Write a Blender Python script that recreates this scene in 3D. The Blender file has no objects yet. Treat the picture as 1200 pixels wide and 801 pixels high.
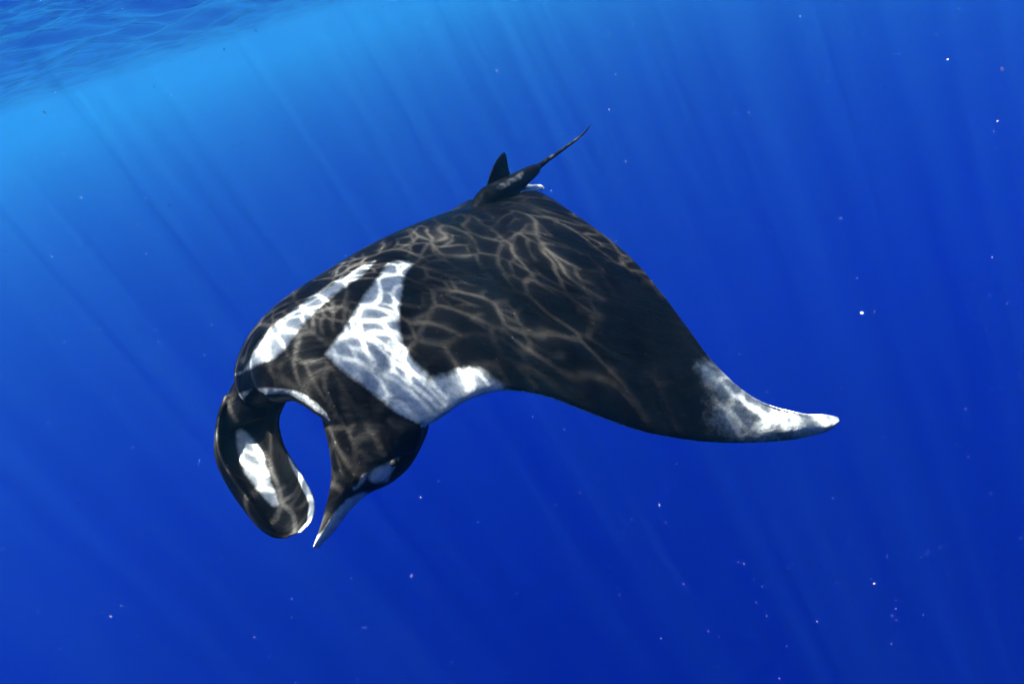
import bpy, bmesh, math, random
import numpy as np
from mathutils import Vector, Matrix, kdtree

random.seed(7)
rng = np.random.default_rng(7)
scene = bpy.context.scene
col = scene.collection

# ------------------------------------------------------------------ camera
W_PX, H_PX, F_PX = 1200.0, 801.0, 750.0          # photograph size, focal length in its pixels
DEPTH = 1.35                                     # camera below the sea surface (z = 0)
PITCH, ROLL = math.radians(-29.8), math.radians(18.0)
fwd = np.array([0.0, math.cos(PITCH), math.sin(PITCH)])
x0 = np.array([1.0, 0.0, 0.0])
u0 = np.cross(x0, fwd)
right = math.cos(ROLL) * x0 - math.sin(ROLL) * u0
up = math.sin(ROLL) * x0 + math.cos(ROLL) * u0
CAM = np.array([0.0, 0.0, -DEPTH])
cam_data = bpy.data.cameras.new('camera')
cam = bpy.data.objects.new('camera', cam_data)
col.objects.link(cam)
cam_data.sensor_width = 36.0
cam_data.lens = 36.0 * F_PX / W_PX
cam_data.clip_start = 0.02
cam_data.clip_end = 2000.0
cam.matrix_world = Matrix(((right[0], up[0], -fwd[0], CAM[0]),
                           (right[1], up[1], -fwd[1], CAM[1]),
                           (right[2], up[2], -fwd[2], CAM[2]),
                           (0, 0, 0, 1)))
scene.camera = cam


def c2w(p):
    """camera frame (right, up, forward) -> world"""
    p = np.asarray(p, float)
    return CAM + p[..., 0:1] * right + p[..., 1:2] * up + p[..., 2:3] * fwd


def px(x, y, d):
    """a pixel of the photograph and a distance along the view axis -> world"""
    return c2w(np.array([(x - W_PX / 2) / F_PX * d, -(y - H_PX / 2) / F_PX * d, d]))


def to_px(P):
    q = np.asarray(P, float) - CAM
    x, y, d = q @ right, q @ up, q @ fwd
    return np.stack([W_PX / 2 + F_PX * x / d, H_PX / 2 - F_PX * y / d], -1), d


# ------------------------------------------------------------------ sky, sun, exposure
# the shafts of light in the water run towards this point of the image plane
SUN_CAM = np.array([1545 - 600, -(2000 - 400), F_PX])
sun_dir = c2w(SUN_CAM) - CAM
sun_dir /= np.linalg.norm(sun_dir)
world = bpy.data.worlds.new('World')
scene.world = world
world.use_nodes = True
wn, wl = world.node_tree.nodes, world.node_tree.links
wn.clear()
sky = wn.new('ShaderNodeTexSky')
sky.sky_type = 'NISHITA'
sky.sun_disc = False
sky.sun_elevation = math.asin(-sun_dir[2])
sky.sun_rotation = math.atan2(-sun_dir[0], -sun_dir[1])
bg = wn.new('ShaderNodeBackground')
bg.inputs['Strength'].default_value = 0.12
wo = wn.new('ShaderNodeOutputWorld')
wl.new(sky.outputs[0], bg.inputs['Color'])
wl.new(bg.outputs[0], wo.inputs['Surface'])

sun_data = bpy.data.lights.new('sun', 'SUN')
sun_data.energy = 5.0
sun_data.angle = math.radians(0.42)
sun_data.color = (1.0, 0.94, 0.84)
sun = bpy.data.objects.new('sun', sun_data)
col.objects.link(sun)
sun.rotation_euler = Vector(sun_dir).to_track_quat('-Z', 'Y').to_euler()
sun.location = (0, 0, 20)

scene.view_settings.view_transform = 'Standard'
scene.view_settings.look = 'None'
scene.view_settings.gamma = 1.0
scene.view_settings.exposure = -0.58
scene.render.engine = 'CYCLES'
cy = scene.cycles
cy.use_adaptive_sampling = False
cy.use_denoising = True
cy.denoiser = 'OPENIMAGEDENOISE'
cy.max_bounces = 6
cy.diffuse_bounces = 2
cy.glossy_bounces = 2
cy.transmission_bounces = 2
cy.volume_bounces = 1
cy.transparent_max_bounces = 12
cy.sample_clamp_indirect = 4.0
cy.caustics_reflective = False
cy.caustics_refractive = False


# ------------------------------------------------------------------ helpers
def mesh_obj(name, verts, faces, mat=None, parent=None, smooth=True):
    me = bpy.data.meshes.new(name)
    me.from_pydata([tuple(map(float, v)) for v in verts], [], [tuple(map(int, f)) for f in faces])
    me.validate()
    me.update()
    if smooth:
        me.polygons.foreach_set('use_smooth', [True] * len(me.polygons))
    o = bpy.data.objects.new(name, me)
    col.objects.link(o)
    if mat:
        me.materials.append(mat)
    if parent:
        o.parent = parent
        o.matrix_parent_inverse = parent.matrix_world.inverted()
    return o


class Nodes:
    def __init__(self, name):
        self.mat = bpy.data.materials.new(name)
        self.mat.use_nodes = True
        self.n, self.l = self.mat.node_tree.nodes, self.mat.node_tree.links
        self.n.clear()
        self.out = self.n.new('ShaderNodeOutputMaterial')

    def add(self, kind, **props):
        nd = self.n.new(kind)
        for k, v in props.items():
            setattr(nd, k, v)
        return nd

    def put(self, sock, v):
        if hasattr(v, 'links') or isinstance(v, bpy.types.NodeSocket):
            self.l.new(v, sock)
        else:
            sock.default_value = v

    def math(self, op, a, b=None, c=None, clamp=False):
        nd = self.add('ShaderNodeMath', operation=op, use_clamp=clamp)
        self.put(nd.inputs[0], a)
        if b is not None:
            self.put(nd.inputs[1], b)
        if c is not None:
            self.put(nd.inputs[2], c)
        return nd.outputs[0]

    def vmath(self, op, a, b=None, scale=None):
        nd = self.add('ShaderNodeVectorMath', operation=op)
        self.put(nd.inputs[0], a)
        if b is not None:
            self.put(nd.inputs[1], b)
        if scale is not None:
            self.put(nd.inputs['Scale'], scale)
        return nd.outputs[0]

    def mapr(self, v, a, b, c=0.0, d=1.0, smooth=False):
        nd = self.add('ShaderNodeMapRange', interpolation_type='SMOOTHSTEP' if smooth else 'LINEAR', clamp=True)
        self.put(nd.inputs[0], v)
        for i, q in enumerate((a, b, c, d)):
            self.put(nd.inputs[1 + i], q)
        return nd.outputs[0]

    def noise(self, vec, scale, detail=2.0, rough=0.5, dims='3D', dist=0.0):
        nd = self.add('ShaderNodeTexNoise', noise_dimensions=dims)
        self.put(nd.inputs['Vector'], vec)
        nd.inputs['Scale'].default_value = scale
        nd.inputs['Detail'].default_value = detail
        nd.inputs['Roughness'].default_value = rough
        nd.inputs['Distortion'].default_value = dist
        return nd

    def mix(self, f, a, b):
        nd = self.add('ShaderNodeMix', data_type='RGBA')
        self.put(nd.inputs[0], f)
        self.put(nd.inputs[6], a)
        self.put(nd.inputs[7], b)
        return nd.outputs[2]


def catmull(P, n):
    """n samples through the rows of P, evenly in row index"""
    P = np.asarray(P, float)
    k = len(P)
    t = np.linspace(0, k - 1, n)
    i = np.clip(np.floor(t).astype(int), 0, k - 2)
    f = (t - i)[:, None]
    Q = np.vstack([2 * P[0] - P[1], P, 2 * P[-1] - P[-2]])
    a, b, c, d = Q[i], Q[i + 1], Q[i + 2], Q[i + 3]
    return 0.5 * (2 * b + (c - a) * f + (2 * a - 5 * b + 4 * c - d) * f ** 2 + (3 * b - a - 3 * c + d) * f ** 3)


# ------------------------------------------------------------------ the sea surface, seen from below
def sea_material():
    m = Nodes('sea_surface')
    tc = m.add('ShaderNodeTexCoord')
    P = tc.outputs['Object']
    # --- caustics put into the transparent colour: a net of bright lines, dim cells between
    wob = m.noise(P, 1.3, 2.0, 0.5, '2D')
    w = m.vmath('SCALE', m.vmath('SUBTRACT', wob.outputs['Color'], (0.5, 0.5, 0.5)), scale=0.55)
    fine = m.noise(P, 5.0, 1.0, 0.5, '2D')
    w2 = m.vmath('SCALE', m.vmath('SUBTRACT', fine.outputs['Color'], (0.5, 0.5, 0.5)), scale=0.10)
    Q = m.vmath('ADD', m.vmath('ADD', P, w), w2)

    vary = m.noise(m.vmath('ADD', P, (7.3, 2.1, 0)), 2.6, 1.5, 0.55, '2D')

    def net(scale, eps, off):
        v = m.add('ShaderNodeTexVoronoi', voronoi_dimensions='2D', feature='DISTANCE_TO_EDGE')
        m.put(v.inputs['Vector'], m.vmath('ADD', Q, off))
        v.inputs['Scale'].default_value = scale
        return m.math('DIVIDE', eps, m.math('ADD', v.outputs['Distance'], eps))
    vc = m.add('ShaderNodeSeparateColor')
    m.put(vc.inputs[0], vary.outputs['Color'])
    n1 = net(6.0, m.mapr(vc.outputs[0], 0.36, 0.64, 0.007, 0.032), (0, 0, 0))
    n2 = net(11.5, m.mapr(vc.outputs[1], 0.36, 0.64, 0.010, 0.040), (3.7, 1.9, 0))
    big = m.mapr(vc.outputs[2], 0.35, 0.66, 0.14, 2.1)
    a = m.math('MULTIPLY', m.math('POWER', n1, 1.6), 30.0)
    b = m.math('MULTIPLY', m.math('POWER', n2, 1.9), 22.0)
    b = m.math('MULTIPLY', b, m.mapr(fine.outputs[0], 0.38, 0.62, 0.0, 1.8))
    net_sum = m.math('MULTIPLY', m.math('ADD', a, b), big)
    # --- broad noise in the same colour shapes the sunlight into wide shafts
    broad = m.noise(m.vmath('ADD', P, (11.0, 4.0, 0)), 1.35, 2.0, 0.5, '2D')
    shaft_mask = m.mapr(broad.outputs[0], 0.37, 0.63, 0.16, 2.2)
    light = m.math('MULTIPLY', m.math('ADD', net_sum, 0.09), shaft_mask)
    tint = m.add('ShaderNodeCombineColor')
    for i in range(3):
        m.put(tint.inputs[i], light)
    # --- fine ripples
    r1 = m.noise(P, 3.0, 1.5, 0.55, '2D')
    bump = m.add('ShaderNodeBump')
    bump.inputs['Strength'].default_value = 0.25
    bump.inputs['Distance'].default_value = 0.04
    m.put(bump.inputs['Height'], r1.outputs[0])
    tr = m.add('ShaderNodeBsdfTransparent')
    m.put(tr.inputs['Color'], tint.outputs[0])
    gl = m.add('ShaderNodeBsdfGlossy')
    gl.inputs['Roughness'].default_value = 0.1
    gl.inputs['Color'].default_value = (0.95, 0.97, 1, 1)
    m.put(gl.inputs['Normal'], bump.outputs[0])
    fr = m.add('ShaderNodeFresnel')
    fr.inputs['IOR'].default_value = 1.33
    m.put(fr.inputs['Normal'], bump.outputs[0])
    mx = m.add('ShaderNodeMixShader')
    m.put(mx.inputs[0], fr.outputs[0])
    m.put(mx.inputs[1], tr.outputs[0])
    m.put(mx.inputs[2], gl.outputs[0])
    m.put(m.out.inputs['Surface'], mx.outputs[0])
    return m.mat


def build_sea():
    n = 420
    q = np.linspace(-1, 1, n)
    s = np.sign(q) * (14 * np.abs(q) + 386 * np.abs(q) ** 5)
    X, Y = np.meshgrid(s, s + 6.0, indexing='ij')
    Z = np.zeros_like(X)
    for k in range(26):
        lam = 0.35 * 1.16 ** k
        a = rng.uniform(-0.9, 0.9) + 0.5
        amp = 0.013 * lam * math.exp(-lam / 16.0)
        kx, ky = math.cos(a) * 2 * math.pi / lam, math.sin(a) * 2 * math.pi / lam
        r = np.hypot(X, Y - 6)
        fade = np.clip(1.4 - r / (26.0 * max(lam, 0.5)), 0, 1)
        Z += amp * fade * np.sin(kx * X + ky * Y + rng.uniform(0, 6.28))
    V = np.stack([X, Y, Z], -1).reshape(-1, 3)
    i, j = np.meshgrid(np.arange(n - 1), np.arange(n - 1), indexing='ij')
    a = (i * n + j).ravel()
    F = np.stack([a, a + n, a + n + 1, a + 1], -1)
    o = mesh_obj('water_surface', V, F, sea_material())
    o['kind'] = 'structure'
    o['label'] = 'rippled blue sea surface seen from below'
    return o


build_sea()

# ------------------------------------------------------------------ the water itself: a closed box of blue water,
# and in it an added upper layer that brightens the water towards the surface
def water_box(name, label, scatters, absorb, box):
    m = Nodes(name)
    outs = []
    for colour, dens, g in scatters:
        sc = m.add('ShaderNodeVolumeScatter')
        sc.inputs['Color'].default_value = (*colour, 1)
        sc.inputs['Density'].default_value = dens
        sc.inputs['Anisotropy'].default_value = g
        outs.append(sc.outputs[0])
    if absorb:
        ab = m.add('ShaderNodeVolumeAbsorption')
        ab.inputs['Color'].default_value = (*absorb[0], 1)
        ab.inputs['Density'].default_value = absorb[1]
        outs.append(ab.outputs[0])
    while len(outs) > 1:
        ad = m.add('ShaderNodeAddShader')
        m.put(ad.inputs[0], outs.pop())
        m.put(ad.inputs[1], outs.pop())
        outs.append(ad.outputs[0])
    m.put(m.out.inputs['Volume'], outs[0])
    X, Y0, Y1, Z0, Z1 = box
    V = [(x, y, z) for x in (-X, X) for y in (Y0, Y1) for z in (Z0, Z1)]
    F = [(0, 1, 3, 2), (4, 6, 7, 5), (0, 4, 5, 1), (2, 3, 7, 6), (0, 2, 6, 4), (1, 5, 7, 3)]
    o = mesh_obj(name, V, F, m.mat, smooth=False)
    o['kind'] = 'stuff'
    o['label'] = label
    return o


water_box('haze', 'clear deep blue sea water all around', [((0.0, 0.07, 1.0), 0.00110, 0.0)],
          ((0.0, 0.63, 0.91), 0.0180), (375, -355, 385, -260, 0.9))
water_box('gradient_haze', 'added scattering layer that pales the water towards the surface', [((0.11, 0.61, 1.0), 0.0063, 0.68)],
          None, (374, -354, 384, -10.3, 0.85))

# ------------------------------------------------------------------ the manta ray
# body axes: lip centre A, tail root B, l = towards its left wing, n = up from its back
A, B = px(312, 463, 2.60), px(582, 240, 4.00)
mdir = (B - A) / np.linalg.norm(B - A)
ldir = c2w(np.array([0.93, 0.0, -0.36])) - CAM
ldir -= (ldir @ mdir) * mdir
ldir /= np.linalg.norm(ldir)
ndir = np.cross(mdir, ldir)
if ndir[2] < 0:
    ndir = -ndir

# leading edge pixel, distance | trailing edge pixel, distance | rise of the back, of the belly
STATIONS = [
    (312, 463, 2.60, 582, 240, 4.00, .230, .100),
    (340, 464, 2.57, 590, 235, 3.99, .225, .100),
    (375, 486, 2.55, 598, 230, 3.97, .210, .095),
    (418, 516, 2.58, 606, 227, 3.95, .190, .090),
    (468, 506, 2.59, 616, 224, 3.93, .170, .085),
    (508, 492, 2.63, 628, 223, 3.91, .160, .075),
    (545, 469, 2.70, 645, 231, 3.86, .130, .065),
    (590, 457, 2.80, 672, 249, 3.80, .115, .055),
    (640, 464, 2.88, 705, 272, 3.70, .100, .048),
    (695, 485, 2.97, 741, 302, 3.59, .085, .042),
    (755, 506, 3.10, 774, 340, 3.47, .070, .036),
    (820, 517, 3.17, 807, 384, 3.35, .055, .030),
    (875, 519, 3.18, 842, 430, 3.22, .040, .024),
    (925, 515, 3.13, 886, 467, 3.10, .026, .018),
    (960, 507, 3.06, 936, 483, 3.01, .018, .014),
    (975, 501, 3.01, 967, 485, 2.99, .013, .011),
    (984, 492, 2.985, 983, 489, 2.98, .007, .006),
]


def disc():
    LE = np.array([px(s[0], s[1], s[2]) for s in STATIONS])
    TE = np.array([px(s[3], s[4], s[5]) for s in STATIONS])
    th = np.array([[s[6], s[7]] for s in STATIONS])

    def mirror(P):
        return P - 2 * ((P - A) @ ldir)[:, None] * ldir

    def droop(P, deg=28.0):
        r = P - A
        a, b, c = r @ mdir, r @ ldir, r @ ndir
        k = np.clip(-b / 1.2, 0, 1)
        th = np.radians(deg) * k * k * (3 - 2 * k)
        return A + a[:, None] * mdir + (b * np.cos(th) - c * np.sin(th))[:, None] * ldir + (c * np.cos(th) + b * np.sin(th))[:, None] * ndir
    far = mirror(LE[1:])
    far[2] = far[1] * 0.6 + far[4] * 0.4
    far[3] = far[1] * 0.3 + far[4] * 0.7
    far = droop(far)
    LE = np.vstack([far[::-1], LE])
    tfar = mirror(TE[1:])
    tfar -= ndir * 0.04 * np.clip((np.arange(len(tfar)) + 1) / 4.0, 0, 1)[:, None]
    tfar = droop(tfar)
    TE = np.vstack([tfar[::-1], TE])
    th = np.vstack([th[1:][::-1], th])
    nt, nu = 220, 70
    LE, TE, th = catmull(LE, nt), catmull(TE, nt), np.maximum(catmull(th, nt), 0.008)
    u = 0.5 - 0.5 * np.cos(np.linspace(0, math.pi, nu))
    mean = LE[:, None] + (TE - LE)[:, None] * u[None, :, None]
    du = np.gradient(mean, axis=1)
    dt = np.gradient(mean, axis=0)
    nn = np.cross(du, dt)
    nn /= np.linalg.norm(nn, axis=2, keepdims=True) + 1e-9
    if nn[nt // 2, nu // 2] @ ndir < 0:
        nn = -nn
    for _ in range(30):                                  # even out the direction of the thickness
        p = np.concatenate([nn[:1], nn, nn[-1:]], 0)
        nn = (p[:-2] + 2 * p[1:-1] + p[2:])
        nn /= np.linalg.norm(nn, axis=2, keepdims=True)
    tt = np.abs(np.linspace(-1, 1, nt))[:, None] * (len(STATIONS) - 1)
    wing = np.clip((tt - 3.6) / 1.6, 0, 1)                    # 0 on the head, 1 on the wings
    ex = 0.5 + 0.32 * wing
    peak = (ex / (1 + ex)) ** ex * (1 / (1 + ex))
    up_s = u ** ex * (1 - u) / peak
    lo_s = 2.598 * np.sqrt(u) * (1 - u)
    q = np.clip(u / 0.10, 0, 1)
    edge = (0.010 + 0.16 * th[:, 0:1] * (1 - 0.75 * wing)) * (q * (2 - q)) ** 0.5 * (1 - u)
    edge = edge + 0.008 * np.sqrt(np.clip(u * (1 - u) * 4, 0, 1))
    edge[:, 0] = edge[:, -1] = 0.001
    top = mean + nn * (th[:, 0:1] * up_s + edge)[:, :, None]
    bot = mean - nn * (th[:, 1:2] * lo_s + edge)[:, :, None]
    soft = top.copy()
    ker = np.exp(-0.5 * (np.arange(-18, 19) / 8.0) ** 2)
    ker /= ker.sum()
    pad = np.concatenate([np.repeat(soft[:1], 18, 0), soft, np.repeat(soft[-1:], 18, 0)], 0)
    soft = sum(ker[k] * pad[k:k + nt] for k in range(37))
    wgt = np.clip((u - 0.08) / 0.3, 0, 1) * np.clip((1 - u) / 0.15, 0, 1)
    ends = np.clip((1 - np.abs(np.linspace(-1, 1, nt))) / 0.25, 0, 1)
    wgt = (wgt * wgt * (3 - 2 * wgt))[None, :, None] * ends[:, None, None]
    top = top * (1 - wgt) + soft * wgt
    V = np.concatenate([top.reshape(-1, 3), bot.reshape(-1, 3)])
    i, j = np.meshgrid(np.arange(nt - 1), np.arange(nu - 1), indexing='ij')
    a = (i * nu + j).ravel()
    F = [np.stack([a, a + nu, a + nu + 1, a + 1], -1)]
    b = a + nt * nu
    F.append(np.stack([b, b + 1, b + nu + 1, b + nu], -1))
    N = nt * nu
    k = np.arange(nt - 1)
    for jj, flip in ((0, 1), (nu - 1, 0)):
        e = np.stack([k * nu + jj, (k + 1) * nu + jj, (k + 1) * nu + jj + N, k * nu + jj + N], -1)
        F.append(e[:, ::-1] if flip else e)
    k = np.arange(nu - 1)
    for ii in (0, nt - 1):
        F.append(np.stack([ii * nu + k, ii * nu + k + 1, ii * nu + k + 1 + N, ii * nu + k + N], -1))
    side = np.concatenate([np.ones(N), -np.ones(N)])
    return V, np.vstack(F), side, np.tile(np.tile(u, nt), 2)


def loft(sections, closed_ends=True):
    """sections: list of (k,3) rings"""
    S = np.asarray(sections)
    n, k = S.shape[:2]
    V = S.reshape(-1, 3)
    F = []
    for i in range(n - 1):
        for j in range(k):
            F.append((i * k + j, i * k + (j + 1) % k, (i + 1) * k + (j + 1) % k, (i + 1) * k + j))
    V = list(V)
    for i, flip in ((0, True), (n - 1, False)):
        c = len(V)
        V.append(S[i].mean(0))
        for j in range(k):
            a, b = i * k + j, i * k + (j + 1) % k
            F.append((b, a, c) if flip else (a, b, c))
    return np.array(V), F


# near side of the head, running down into the near head fin: left px, right px, distance, half thickness
HEAD = [
    (405, 425, 490, 440, 2.80, .10),
    (386, 458, 500, 470, 2.70, .13),
    (378, 488, 503, 498, 2.65, .14),
    (384, 515, 494, 523, 2.63, .135),
    (388, 540, 480, 547, 2.615, .115),
    (388, 560, 458, 566, 2.60, .085),
    (385, 578, 434, 577, 2.585, .055),
    (381, 594, 417, 591, 2.57, .036),
    (376, 612, 404, 606, 2.555, .026),
    (370, 630, 391, 624, 2.54, .020),
    (366, 642, 378, 637, 2.53, .014),
    (367, 647, 370, 645, 2.525, .006),
]


FAR_HEAD = [
    (322, 376, 380, 400, 3.06, .08),
    (298, 408, 362, 420, 2.99, .10),
    (280, 438, 345, 440, 2.93, .11),
    (267, 463, 335, 455, 2.88, .085),
    (260, 486, 330, 470, 2.84, .05),
    (257, 506, 322, 484, 2.82, .02),
]
FOLD = [
    (446, 486, 480, 480, 2.66, .03),
    (448, 482, 482, 484, 2.62, .05),
    (450, 490, 488, 492, 2.59, .07),
    (452, 500, 496, 502, 2.58, .08),
    (454, 514, 494, 516, 2.58, .07),
    (456, 530, 486, 530, 2.58, .04),
]


def near_head(rows=HEAD):
    H = catmull(rows, 60)
    rings = []
    for lx, ly, rx, ry, d, t in H:
        L, R = px(lx, ly, d), px(rx, ry, d + 0.06)
        c, h = (L + R) / 2, (R - L) / 2
        back = fwd * max(t, 0.004)
        a = np.linspace(0, 2 * math.pi, 40, endpoint=False)
        rings.append(c + np.cos(a)[:, None] * h + (np.sin(a) * (0.75 + 0.25 * np.abs(np.sin(a))))[:, None] * back)
    return loft(rings)


# far head fin: silhouette left, right edge, distances, how far the outer rim curls in (share of width), hollow
FAR = [
    (268, 462, 345, 452, 2.86, 2.80, .00, .04, 0.03),
    (261, 482, 336, 470, 2.82, 2.80, .00, .06, 0.03),
    (257, 508, 327, 492, 2.79, 2.82, .06, .09, 0.05),
    (257, 532, 332, 520, 2.75, 2.79, .17, .11, 0.08),
    (266, 556, 345, 543, 2.71, 2.74, .25, .12, 0.10),
    (280, 580, 357, 562, 2.67, 2.69, .28, .11, 0.10),
    (295, 601, 366, 579, 2.64, 2.65, .26, .085, 0.08),
    (308, 617, 369, 594, 2.62, 2.62, .21, .06, 0.055),
    (322, 627, 365, 611, 2.60, 2.60, .14, .03, 0.025),
    (338, 630, 353, 624, 2.59, 2.59, .05, .01, 0.01),
]


def far_fin():
    H = catmull(FAR, 60)
    rings = []
    for lx, ly, rx, ry, dl, dr, rim, hol, fro in H:
        S, R = px(lx, ly, dl), px(rx, ry, dr)
        wv = R - S
        f = fwd
        ctrl = np.array([S + rim * wv - f * fro, S + 0.35 * rim * wv - f * fro * 0.6, S, S + 0.22 * wv + f * hol * 0.8,
                         S + 0.52 * wv + f * hol, S + 0.8 * wv + f * hol * 0.6, R])
        c = catmull(ctrl, 26)
        t = np.gradient(c, axis=0)
        w = np.linalg.norm(wv)
        along = np.cross(f, wv)
        nrm = np.cross(t, along)
        nrm /= np.linalg.norm(nrm, axis=1, keepdims=True) + 1e-9
        q = np.linspace(0, 1, 26)
        half = (min(0.0115, 0.10 * w) * np.sqrt(np.clip(1 - (2 * q - 1) ** 8, 0.1, 1)))[:, None]
        rings.append(np.vstack([c + nrm * half, (c - nrm * half)[::-1]]))
    return loft(rings)


def stump():
    pts = np.array([(556, 252, 3.80, 6), (562, 243, 3.79, 11), (573, 233, 3.83, 14.5), (588, 224, 3.90, 13.5),
                    (603, 215, 3.98, 11.5), (616, 206, 4.06, 9), (625, 200, 4.11, 7), (630, 196, 4.14, 4.5)])
    H = catmull(pts, 40)
    C = np.array([px(*h[:3]) for h in H])
    T = np.gradient(C, axis=0)
    T /= np.linalg.norm(T, axis=1, keepdims=True)
    rings = []
    a = np.linspace(0, 2 * math.pi, 28, endpoint=False)
    for c, t, h in zip(C, T, H):
        r = h[3] / F_PX * h[2]
        s = np.cross(t, ndir)
        s /= np.linalg.norm(s)
        n2 = np.cross(s, t)
        rings.append(c + np.cos(a)[:, None] * s * r * 1.05 + np.sin(a)[:, None] * n2 * r)
    return loft(rings)


# ---- markings: outlines on the photograph, each on the side of the animal it lies on
def signed_poly(pts, poly):
    """distance in px, positive inside"""
    P = np.asarray(poly, float)
    d = np.full(len(pts), 1e9)
    inside = np.zeros(len(pts), bool)
    for k in range(len(P)):
        a, b = P[k], P[(k + 1) % len(P)]
        ab = b - a
        t = np.clip(((pts - a) @ ab) / (ab @ ab), 0, 1)
        d = np.minimum(d, np.linalg.norm(pts - (a + t[:, None] * ab), axis=1))
        cond = ((a[1] > pts[:, 1]) != (b[1] > pts[:, 1]))
        with np.errstate(divide='ignore', invalid='ignore'):
            xi = a[0] + (pts[:, 1] - a[1]) / (b[1] - a[1]) * (b[0] - a[0])
        inside ^= cond & (pts[:, 0] < xi)
    return np.where(inside, d, -d)


FOOT = ([(470, 436), (492, 446), (515, 440), (545, 430), (566, 434), (590, 452), (600, 470), (560, 480), (505, 500), (485, 490)], 13)
MARKS_TOP = [
    # outline, softness of the edge in px
    ([(455, 309), (470, 305), (484, 309), (474, 322), (470, 350), (468, 380), (472, 402), (484, 422), (500, 436),
      (505, 470), (500, 494), (490, 497), (470, 488), (448, 470), (425, 452), (400, 434),
      (381, 414), (395, 396), (412, 372), (424, 350)], 8),
    ([(440, 306), (426, 312), (400, 326), (372, 343), (345, 362), (318, 384), (302, 404), (285, 436), (270, 440), (284, 436),
      (300, 428), (322, 420), (336, 405), (352, 384), (372, 362), (395, 343), (425, 322)], 7),
    # wing tip
    ([(818, 428), (832, 424), (870, 452), (920, 476), (990, 480), (990, 500), (962, 508), (940, 512), (918, 508), (900, 498),
      (880, 486), (862, 474), (845, 462), (828, 446)], 30),
    ([(840, 470), (862, 472), (890, 492), (915, 506), (900, 512), (862, 508), (842, 492)], 60),
]
MARKS_HEAD = [
    ([(432, 556), (440, 548), (452, 544), (462, 537), (468, 536), (463, 546), (458, 556), (455, 563), (440, 566), (432, 563)], 7),
    ([(424, 556), (430, 553), (428, 563), (422, 570), (414, 575), (412, 571), (420, 567)], 5),
]
MARKS_FAR = [
    ([(282, 500), (290, 506), (300, 518), (308, 530), (312, 545), (317, 562), (324, 580), (326, 592), (320, 594), (311, 585),
      (300, 572), (288, 556), (281, 540), (277, 520), (276, 505)], 6),
    ([(336, 530), (346, 546), (360, 566), (372, 592), (366, 616), (345, 632), (350, 622), (360, 610), (362, 590), (354, 572),
      (342, 548)], 3),
]


def mark_value(P, marks):
    xy, d = to_px(P)
    v = np.full(len(P), -1.0)
    for poly, soft in marks:
        v = np.maximum(v, np.clip(signed_poly(xy, poly) / soft, -1, 1))
    return v


def unmarked(o):
    a = o.data.attributes.new('mark', 'FLOAT', 'POINT')
    a.data.foreach_set('value', np.full(len(o.data.vertices), -1.0, np.float32))
    return o


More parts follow.
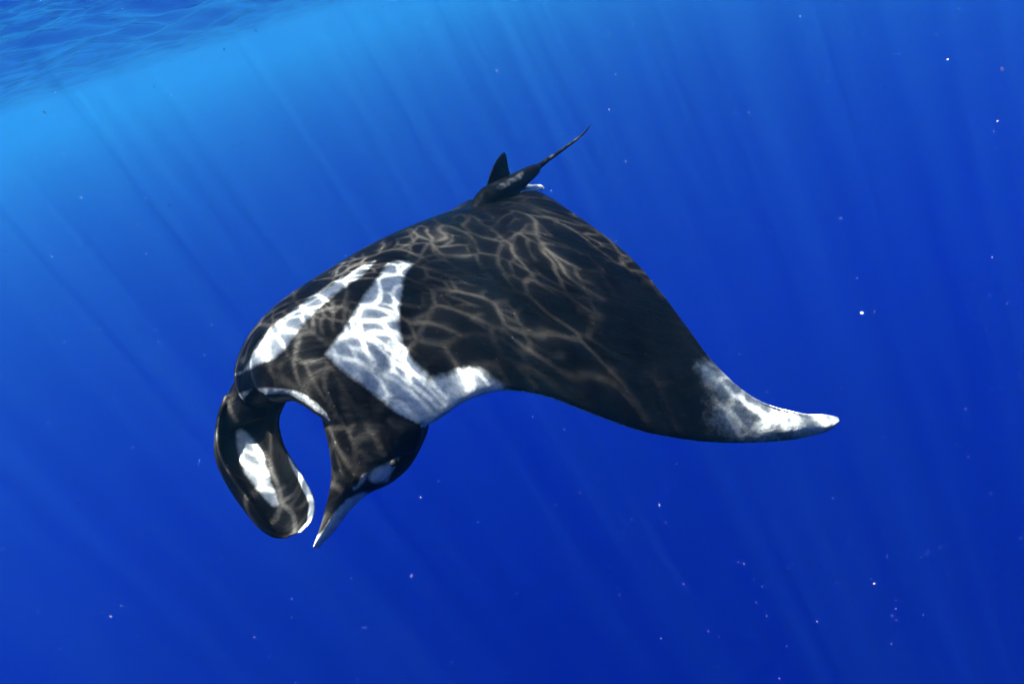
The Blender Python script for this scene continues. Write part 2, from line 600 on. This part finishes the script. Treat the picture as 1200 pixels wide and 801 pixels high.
def build_manta():
    root = bpy.data.objects.new('manta_ray', None)
    col.objects.link(root)
    root.location = tuple((A + B) / 2 - ndir * 0.12)
    bpy.context.view_layer.update()
    root['label'] = 'black manta ray with white shoulder patches gliding under dappled sunlight'
    root['category'] = 'manta ray'
    skin = skin_material()

    NEAR_FIN_PALE = ([(425, 575), (440, 580), (400, 625), (368, 660), (360, 640), (378, 622), (392, 600), (405, 585)], 4)
    parts, kinds, us = [], [], []
    V, F, side, uu = disc()
    parts.append((V, F))
    kinds.append(np.where(side > 0, 0, 1))
    us.append(uu)
    for kind, (V, F) in ((2, near_head()), (3, near_head(FAR_HEAD)), (4, near_head(FOLD)), (5, far_fin()), (6, stump())):
        parts.append((V, F))
        kinds.append(np.full(len(V), kind))
        us.append(np.zeros(len(V)))
    src = [V for V, F in parts]

    def marks_at(P, kind, uu):
        left = (P - A) @ ldir
        v = np.full(len(P), -1.0)
        k = kind == 0                                             # the back
        Q = P[k]
        w = np.maximum(mark_value(Q, MARKS_TOP[:2] + [FOOT]), np.minimum(mark_value(Q, MARKS_TOP[2:]), 0.28))
        lq = left[k]
        mirrored = Q - 2 * np.minimum(lq, 0)[:, None] * ldir      # its right wing tip carries the same white
        w = np.where(lq < -0.5, np.minimum(mark_value(mirrored, MARKS_TOP[2:]), 0.28), w)
        xy, d = to_px(Q)
        lip = np.clip((7.5 - np.min(np.linalg.norm(xy[:, None] - LIP[None], axis=2), axis=1)) / 5.0, -1, 1)
        lip = np.where(d < 2.95, np.minimum(lip, 0.2), -1)       # pale rim of the upper lip
        v[k] = np.maximum(w, lip)
        k = kind == 1                                             # white belly, dark mouth, dark under the tail
        dark = (np.abs(left) < 0.45) & ((uu > 0.6) | (uu < 0.3))
        v[k] = np.where(dark[k], -1.0, 1.0)
        k = kind == 2
        v[k] = mark_value(P[k], MARKS_HEAD + MARKS_TOP[:1] + [NEAR_FIN_PALE])
        k = kind == 3
        v[k] = mark_value(P[k], MARKS_TOP[1:2])
        k = kind == 6
        v[k] = np.minimum(mark_value(P[k], [([(580, 220), (592, 213), (604, 207), (613, 202), (611, 208), (600, 214), (588, 222)], 6)]), -0.1)
        k = kind == 5
        v[k] = mark_value(P[k], MARKS_FAR)
        return v

    # one closed skin over all of it
    vv, ff, o = [], [], 0
    for V, F in parts:
        vv.extend(V.tolist())
        ff.extend([tuple(int(q) + o for q in f) for f in F])
        o += len(V)
    raw = mesh_obj('body', vv, ff)
    bm = bmesh.new()
    bm.from_mesh(raw.data)
    bmesh.ops.remove_doubles(bm, verts=bm.verts, dist=1e-5)
    bmesh.ops.recalc_face_normals(bm, faces=bm.faces)
    bm.to_mesh(raw.data)
    bm.free()
    md = raw.modifiers.new('skin', 'REMESH')
    md.mode = 'VOXEL'
    md.voxel_size = 0.0062
    md.use_smooth_shade = True
    ms = raw.modifiers.new('even', 'SMOOTH')
    ms.factor = 0.5
    ms.iterations = 10
    dg = bpy.context.evaluated_depsgraph_get()
    me = bpy.data.meshes.new_from_object(raw.evaluated_get(dg))
    old = raw.data
    raw.modifiers.clear()
    raw.data = me
    bpy.data.meshes.remove(old)
    me.name = 'body'
    me.materials.clear()
    me.materials.append(skin)
    # carry the markings over to the closed skin
    S, kind, uu = np.vstack(src), np.concatenate(kinds), np.concatenate(us)
    kd = kdtree.KDTree(len(S))
    for i, p in enumerate(S):
        kd.insert(p, i)
    kd.balance()
    n = len(me.vertices)
    co = np.empty(n * 3, np.float32)
    me.vertices.foreach_get('co', co)
    co = co.reshape(-1, 3).astype(float)
    near = np.array([kd.find(p)[1] for p in co])
    res = marks_at(co, kind[near], uu[near]).astype(np.float32)
    # a breath of softening where regions meet
    ev = np.empty(len(me.edges) * 2, np.int32)
    me.edges.foreach_get('vertices', ev)
    ev = ev.reshape(-1, 2)
    cnt = np.bincount(ev.ravel(), minlength=n)
    for _ in range(3):
        acc = np.bincount(ev[:, 0], res[ev[:, 1]], n) + np.bincount(ev[:, 1], res[ev[:, 0]], n)
        res = (0.5 * res + 0.5 * acc / np.maximum(cnt, 1)).astype(np.float32)
    at = me.attributes.new('mark', 'FLOAT', 'POINT')
    at.data.foreach_set('value', res)
    raw.parent = root
    raw.matrix_parent_inverse = root.matrix_world.inverted()

    # ---- fin on the back, in the plane of the spine
    base = px(590, 224, 3.99)

    def on_spine(x, y):
        r = px(x, y, 1.0) - CAM
        return CAM + r * (((base - CAM) @ ldir) / (r @ ldir))
    outline = [(569, 226), (571, 215), (574, 205), (578, 195), (583, 186), (588, 180), (591, 178.5), (593, 181), (594, 188), (595.5, 197), (598, 205), (602, 212), (604, 218)]
    rim = np.array([on_spine(*q) for q in outline])
    b0, b1 = on_spine(572, 233), on_spine(606, 222)
    vs, fs = [], []
    nl = 12
    for i, r in enumerate(rim):
        foot = b0 + (b1 - b0) * (i / (len(rim) - 1))
        for k in range(nl + 1):
            f = k / nl
            c = foot + (r - foot) * f
            h = 0.020 * (1 - f) ** 0.7 * math.sin(math.pi * min(max((i + 0.6) / (len(rim) + 0.2), 0), 1)) ** 0.5 + 0.0015
            vs.append(c + ldir * h)
            vs.append(c - ldir * h)
    st = 2 * (nl + 1)
    for i in range(len(rim) - 1):
        for k in range(nl):
            a = i * st + 2 * k
            fs.append((a, a + 2, a + st + 2, a + st))
            fs.append((a + 1, a + st + 1, a + st + 3, a + 3))
        a = i * st + 2 * nl
        fs.append((a, a + 1, a + st + 1, a + st))
    unmarked(mesh_obj('dorsal_fin', vs, fs, skin, root))

    # ---- whip tail
    T = catmull(np.array([(622, 202, 4.11, 4.6), (630, 196, 4.15, 3.6), (641, 188, 4.21, 2.6), (655, 178.5, 4.29, 2.0), (668, 169, 4.36, 1.6),
                          (681, 159, 4.43, 1.2), (688, 152, 4.47, .9), (692, 146, 4.50, .4)]), 50)
    C = np.array([px(*h[:3]) for h in T])
    Tn = np.gradient(C, axis=0)
    Tn /= np.linalg.norm(Tn, axis=1, keepdims=True)
    a = np.linspace(0, 2 * math.pi, 12, endpoint=False)
    rings = []
    for c, t, h in zip(C, Tn, T):
        s = np.cross(t, ndir)
        s /= np.linalg.norm(s)
        r = h[3] / F_PX * h[2]
        rings.append(c + np.cos(a)[:, None] * s * r + np.sin(a)[:, None] * np.cross(s, t) * r)
    V, F = loft(rings)
    unmarked(mesh_obj('tail', V, F, skin, root))

    # ---- small fins either side of the tail root
    pale = plain_material('fin_white', (0.80, 0.82, 0.82), 0.5)
    for sgn in (1, -1):
        g = np.array([(612, 222, 4.06), (620, 217.5, 4.15), (628, 216.5, 4.22), (634, 217, 4.27), (638, 219.5, 4.30),
                      (634, 222.5, 4.27), (628, 223.5, 4.22), (621, 222, 4.15), (614, 228, 4.08)])
        c = np.array([px(*q) for q in g])
        if sgn < 0:
            mid = px(605, 214, 4.04)
            c = c - 2 * ((c - mid) @ ldir)[:, None] * ldir
        k = len(c)
        cen = c.mean(0)
        V = [p + ndir * 0.004 for p in c] + [p - ndir * 0.004 for p in c] + [cen + ndir * 0.012, cen - ndir * 0.012]
        F = []
        for i in range(k):
            j = (i + 1) % k
            F += [(i, j, 2 * k), (j + k, i + k, 2 * k + 1), (i, i + k, j + k, j)]
        mesh_obj('pelvic_fin', V, F, pale, root)

    # ---- eyes
    eye = plain_material('eye_black', (0.004, 0.004, 0.005), 0.6, 0.08)
    hit = []
    for sgn in (1, -1):
        e = px(470, 550, 2.52)
        ex, ey = np.array([e])[0], 0
        p, nrm, _, dist = raw_closest(raw, e)
        p = np.array(p)
        if sgn < 0:
            p = p - 2 * ((p - A) @ ldir) * ldir
            q, nrm, _, dist = raw_closest(raw, p)
            p = np.array(q)
        bm = bmesh.new()
        bmesh.ops.create_uvsphere(bm, u_segments=24, v_segments=16, radius=0.019)
        for vtx in bm.verts:
            vtx.co = Vector((vtx.co.x, vtx.co.y, vtx.co.z * 0.8)) + Vector(p)
        me = bpy.data.meshes.new('eye')
        bm.to_mesh(me)
        bm.free()
        me.polygons.foreach_set('use_smooth', [True] * len(me.polygons))
        me.materials.append(eye)
        o = bpy.data.objects.new('eye', me)
        col.objects.link(o)
        o.parent = root
        o.matrix_parent_inverse = root.matrix_world.inverted()
    return root


LIP = catmull(np.array([(263, 485), (270, 475), (285, 467), (305, 462), (325, 462), (345, 466), (362, 475), (375, 487), (381, 500)]), 60)


def raw_closest(o, p):
    from mathutils.bvhtree import BVHTree
    global _BVH
    try:
        t = _BVH
    except NameError:
        me = o.data
        t = _BVH = BVHTree.FromPolygons([v.co for v in me.vertices], [tuple(q.vertices) for q in me.polygons])
    return t.find_nearest(Vector(p))


def plain_material(name, rgb, rough, spec=0.3):
    m = Nodes(name)
    b = m.add('ShaderNodeBsdfPrincipled')
    tc = m.add('ShaderNodeTexCoord')
    nz = m.noise(tc.outputs['Object'], 60.0, 3.0)
    f = m.mapr(nz.outputs[0], 0.3, 0.7, 0.75, 1.1)
    c = m.vmath('SCALE', rgb, scale=f)
    m.put(b.inputs['Base Color'], c)
    b.inputs['Roughness'].default_value = rough
    b.inputs['Specular IOR Level'].default_value = spec
    m.put(m.out.inputs['Surface'], b.outputs[0])
    return m.mat


def skin_material():
    m = Nodes('manta_skin')
    tc = m.add('ShaderNodeTexCoord')
    P = tc.outputs['Object']
    at = m.add('ShaderNodeAttribute', attribute_name='mark')
    mott = m.noise(P, 7.0, 5.0, 0.6)
    grain = m.noise(P, 90.0, 3.0, 0.6)
    edge = m.noise(P, 34.0, 5.0, 0.68)
    dark = m.mix(m.mapr(mott.outputs[0], 0.35, 0.7), (0.0026, 0.0024, 0.0022, 1), (0.0105, 0.0098, 0.0089, 1))
    g = m.mapr(grain.outputs[0], 0.3, 0.7, 0.8, 1.2)
    dark = m.vmath('SCALE', dark, scale=g)
    sp = m.add('ShaderNodeMapping')
    m.put(sp.inputs['Vector'], P)
    sp.inputs['Rotation'].default_value = (0.2, 0.9, 0.4)
    sp.inputs['Scale'].default_value = (6.0, 60.0, 14.0)
    scr = m.mapr(m.noise(sp.outputs[0], 1.6, 2.0, 0.5).outputs[0], 0.70, 0.80, 0.0, 0.5)
    vo = m.add('ShaderNodeTexVoronoi', feature='F1')
    m.put(vo.inputs['Vector'], P)
    vo.inputs['Scale'].default_value = 16.0
    dots = m.mapr(vo.outputs['Distance'], 0.05, 0.09, 0.5, 0.0)
    dark = m.mix(m.math('MAXIMUM', scr, dots), dark, (0.05, 0.05, 0.048, 1))
    white = m.mix(m.mapr(edge.outputs[0], 0.35, 0.7), (0.20, 0.23, 0.25, 1), (0.40, 0.42, 0.42, 1))
    e = m.math('MULTIPLY', m.math('SUBTRACT', edge.outputs[0], 0.5), 0.85)
    e2 = m.math('MULTIPLY', m.math('SUBTRACT', m.noise(P, 11.0, 3.0, 0.6).outputs[0], 0.5), 0.6)
    f = m.mapr(m.math('ADD', m.math('ADD', m.math('MULTIPLY', at.outputs['Fac'], 1.5), e), e2), -0.5, 0.9, 0, 1, True)
    b = m.add('ShaderNodeBsdfPrincipled')
    m.put(b.inputs['Base Color'], m.mix(f, dark, white))
    b.inputs['Roughness'].default_value = 0.5
    b.inputs['Specular IOR Level'].default_value = 0.06
    # skin relief: soft muscle ridges fanning over the wings, fine grain
    mp = m.add('ShaderNodeMapping')
    m.put(mp.inputs['Vector'], P)
    mp.inputs['Rotation'].default_value = (0.3, 0.5, 0.9)
    mp.inputs['Scale'].default_value = (1.0, 5.0, 1.0)
    h = m.math('ADD', m.math('MULTIPLY', m.noise(P, 45.0, 4.0, 0.6).outputs[0], 0.35),
               m.math('MULTIPLY', m.noise(mp.outputs[0], 4.0, 3.0, 0.55).outputs[0], 1.6))
    bump = m.add('ShaderNodeBump')
    bump.inputs['Strength'].default_value = 0.35
    bump.inputs['Distance'].default_value = 0.02
    m.put(bump.inputs['Height'], h)
    m.put(b.inputs['Normal'], bump.outputs[0])
    m.put(m.out.inputs['Surface'], b.outputs[0])
    return m.mat


build_manta()


# ------------------------------------------------------------------ specks drifting in the water
def build_specks():
    m = Nodes('speck')
    b = m.add('ShaderNodeBsdfDiffuse')
    oi = m.add('ShaderNodeNewGeometry')
    rnd = oi.outputs['Random Per Island']
    c = m.mix(rnd, (0.30, 0.20, 0.22, 1), (0.34, 0.36, 0.38, 1))
    m.put(b.inputs['Color'], c)
    tr = m.add('ShaderNodeBsdfTransparent')
    mx = m.add('ShaderNodeMixShader')
    m.put(mx.inputs[0], m.mapr(rnd, 0, 1, 0.05, 0.26))
    m.put(mx.inputs[1], tr.outputs[0])
    m.put(mx.inputs[2], b.outputs[0])
    m.put(m.out.inputs['Surface'], mx.outputs[0])
    V, F = [], []
    for k in range(2100):
        d = random.uniform(1.1, 7.5)
        c = px(random.uniform(-60, 1260), random.uniform(-40, 840), d)
        if c[2] > -0.3 or (d < 3.6 and 250 < to_px(c)[0][0] < 960 and 200 < to_px(c)[0][1] < 560 and random.random() < 0.8):
            continue
        r = random.uniform(0.0006, 0.0018) * (1 + 0.35 * d) * (2.4 if random.random() < 0.05 else random.uniform(0.6, 1.1))
        axes = rng.normal(size=(3, 3))
        axes /= np.linalg.norm(axes, axis=1, keepdims=True)
        axes *= r * rng.uniform(0.5, 1.3, size=(3, 1))
        o = len(V)
        for s in (1, -1):
            for a in axes:
                V.append(c + s * a)
        for f in ((0, 1, 2), (1, 3, 2), (3, 4, 2), (4, 0, 2), (1, 0, 5), (3, 1, 5), (4, 3, 5), (0, 4, 5)):
            F.append(tuple(o + q for q in f))
    o = mesh_obj('plankton_specks', V, F, m.mat, smooth=False)
    o['kind'] = 'stuff'
    o['label'] = 'tiny pale plankton specks drifting in the water'
    return o


build_specks()
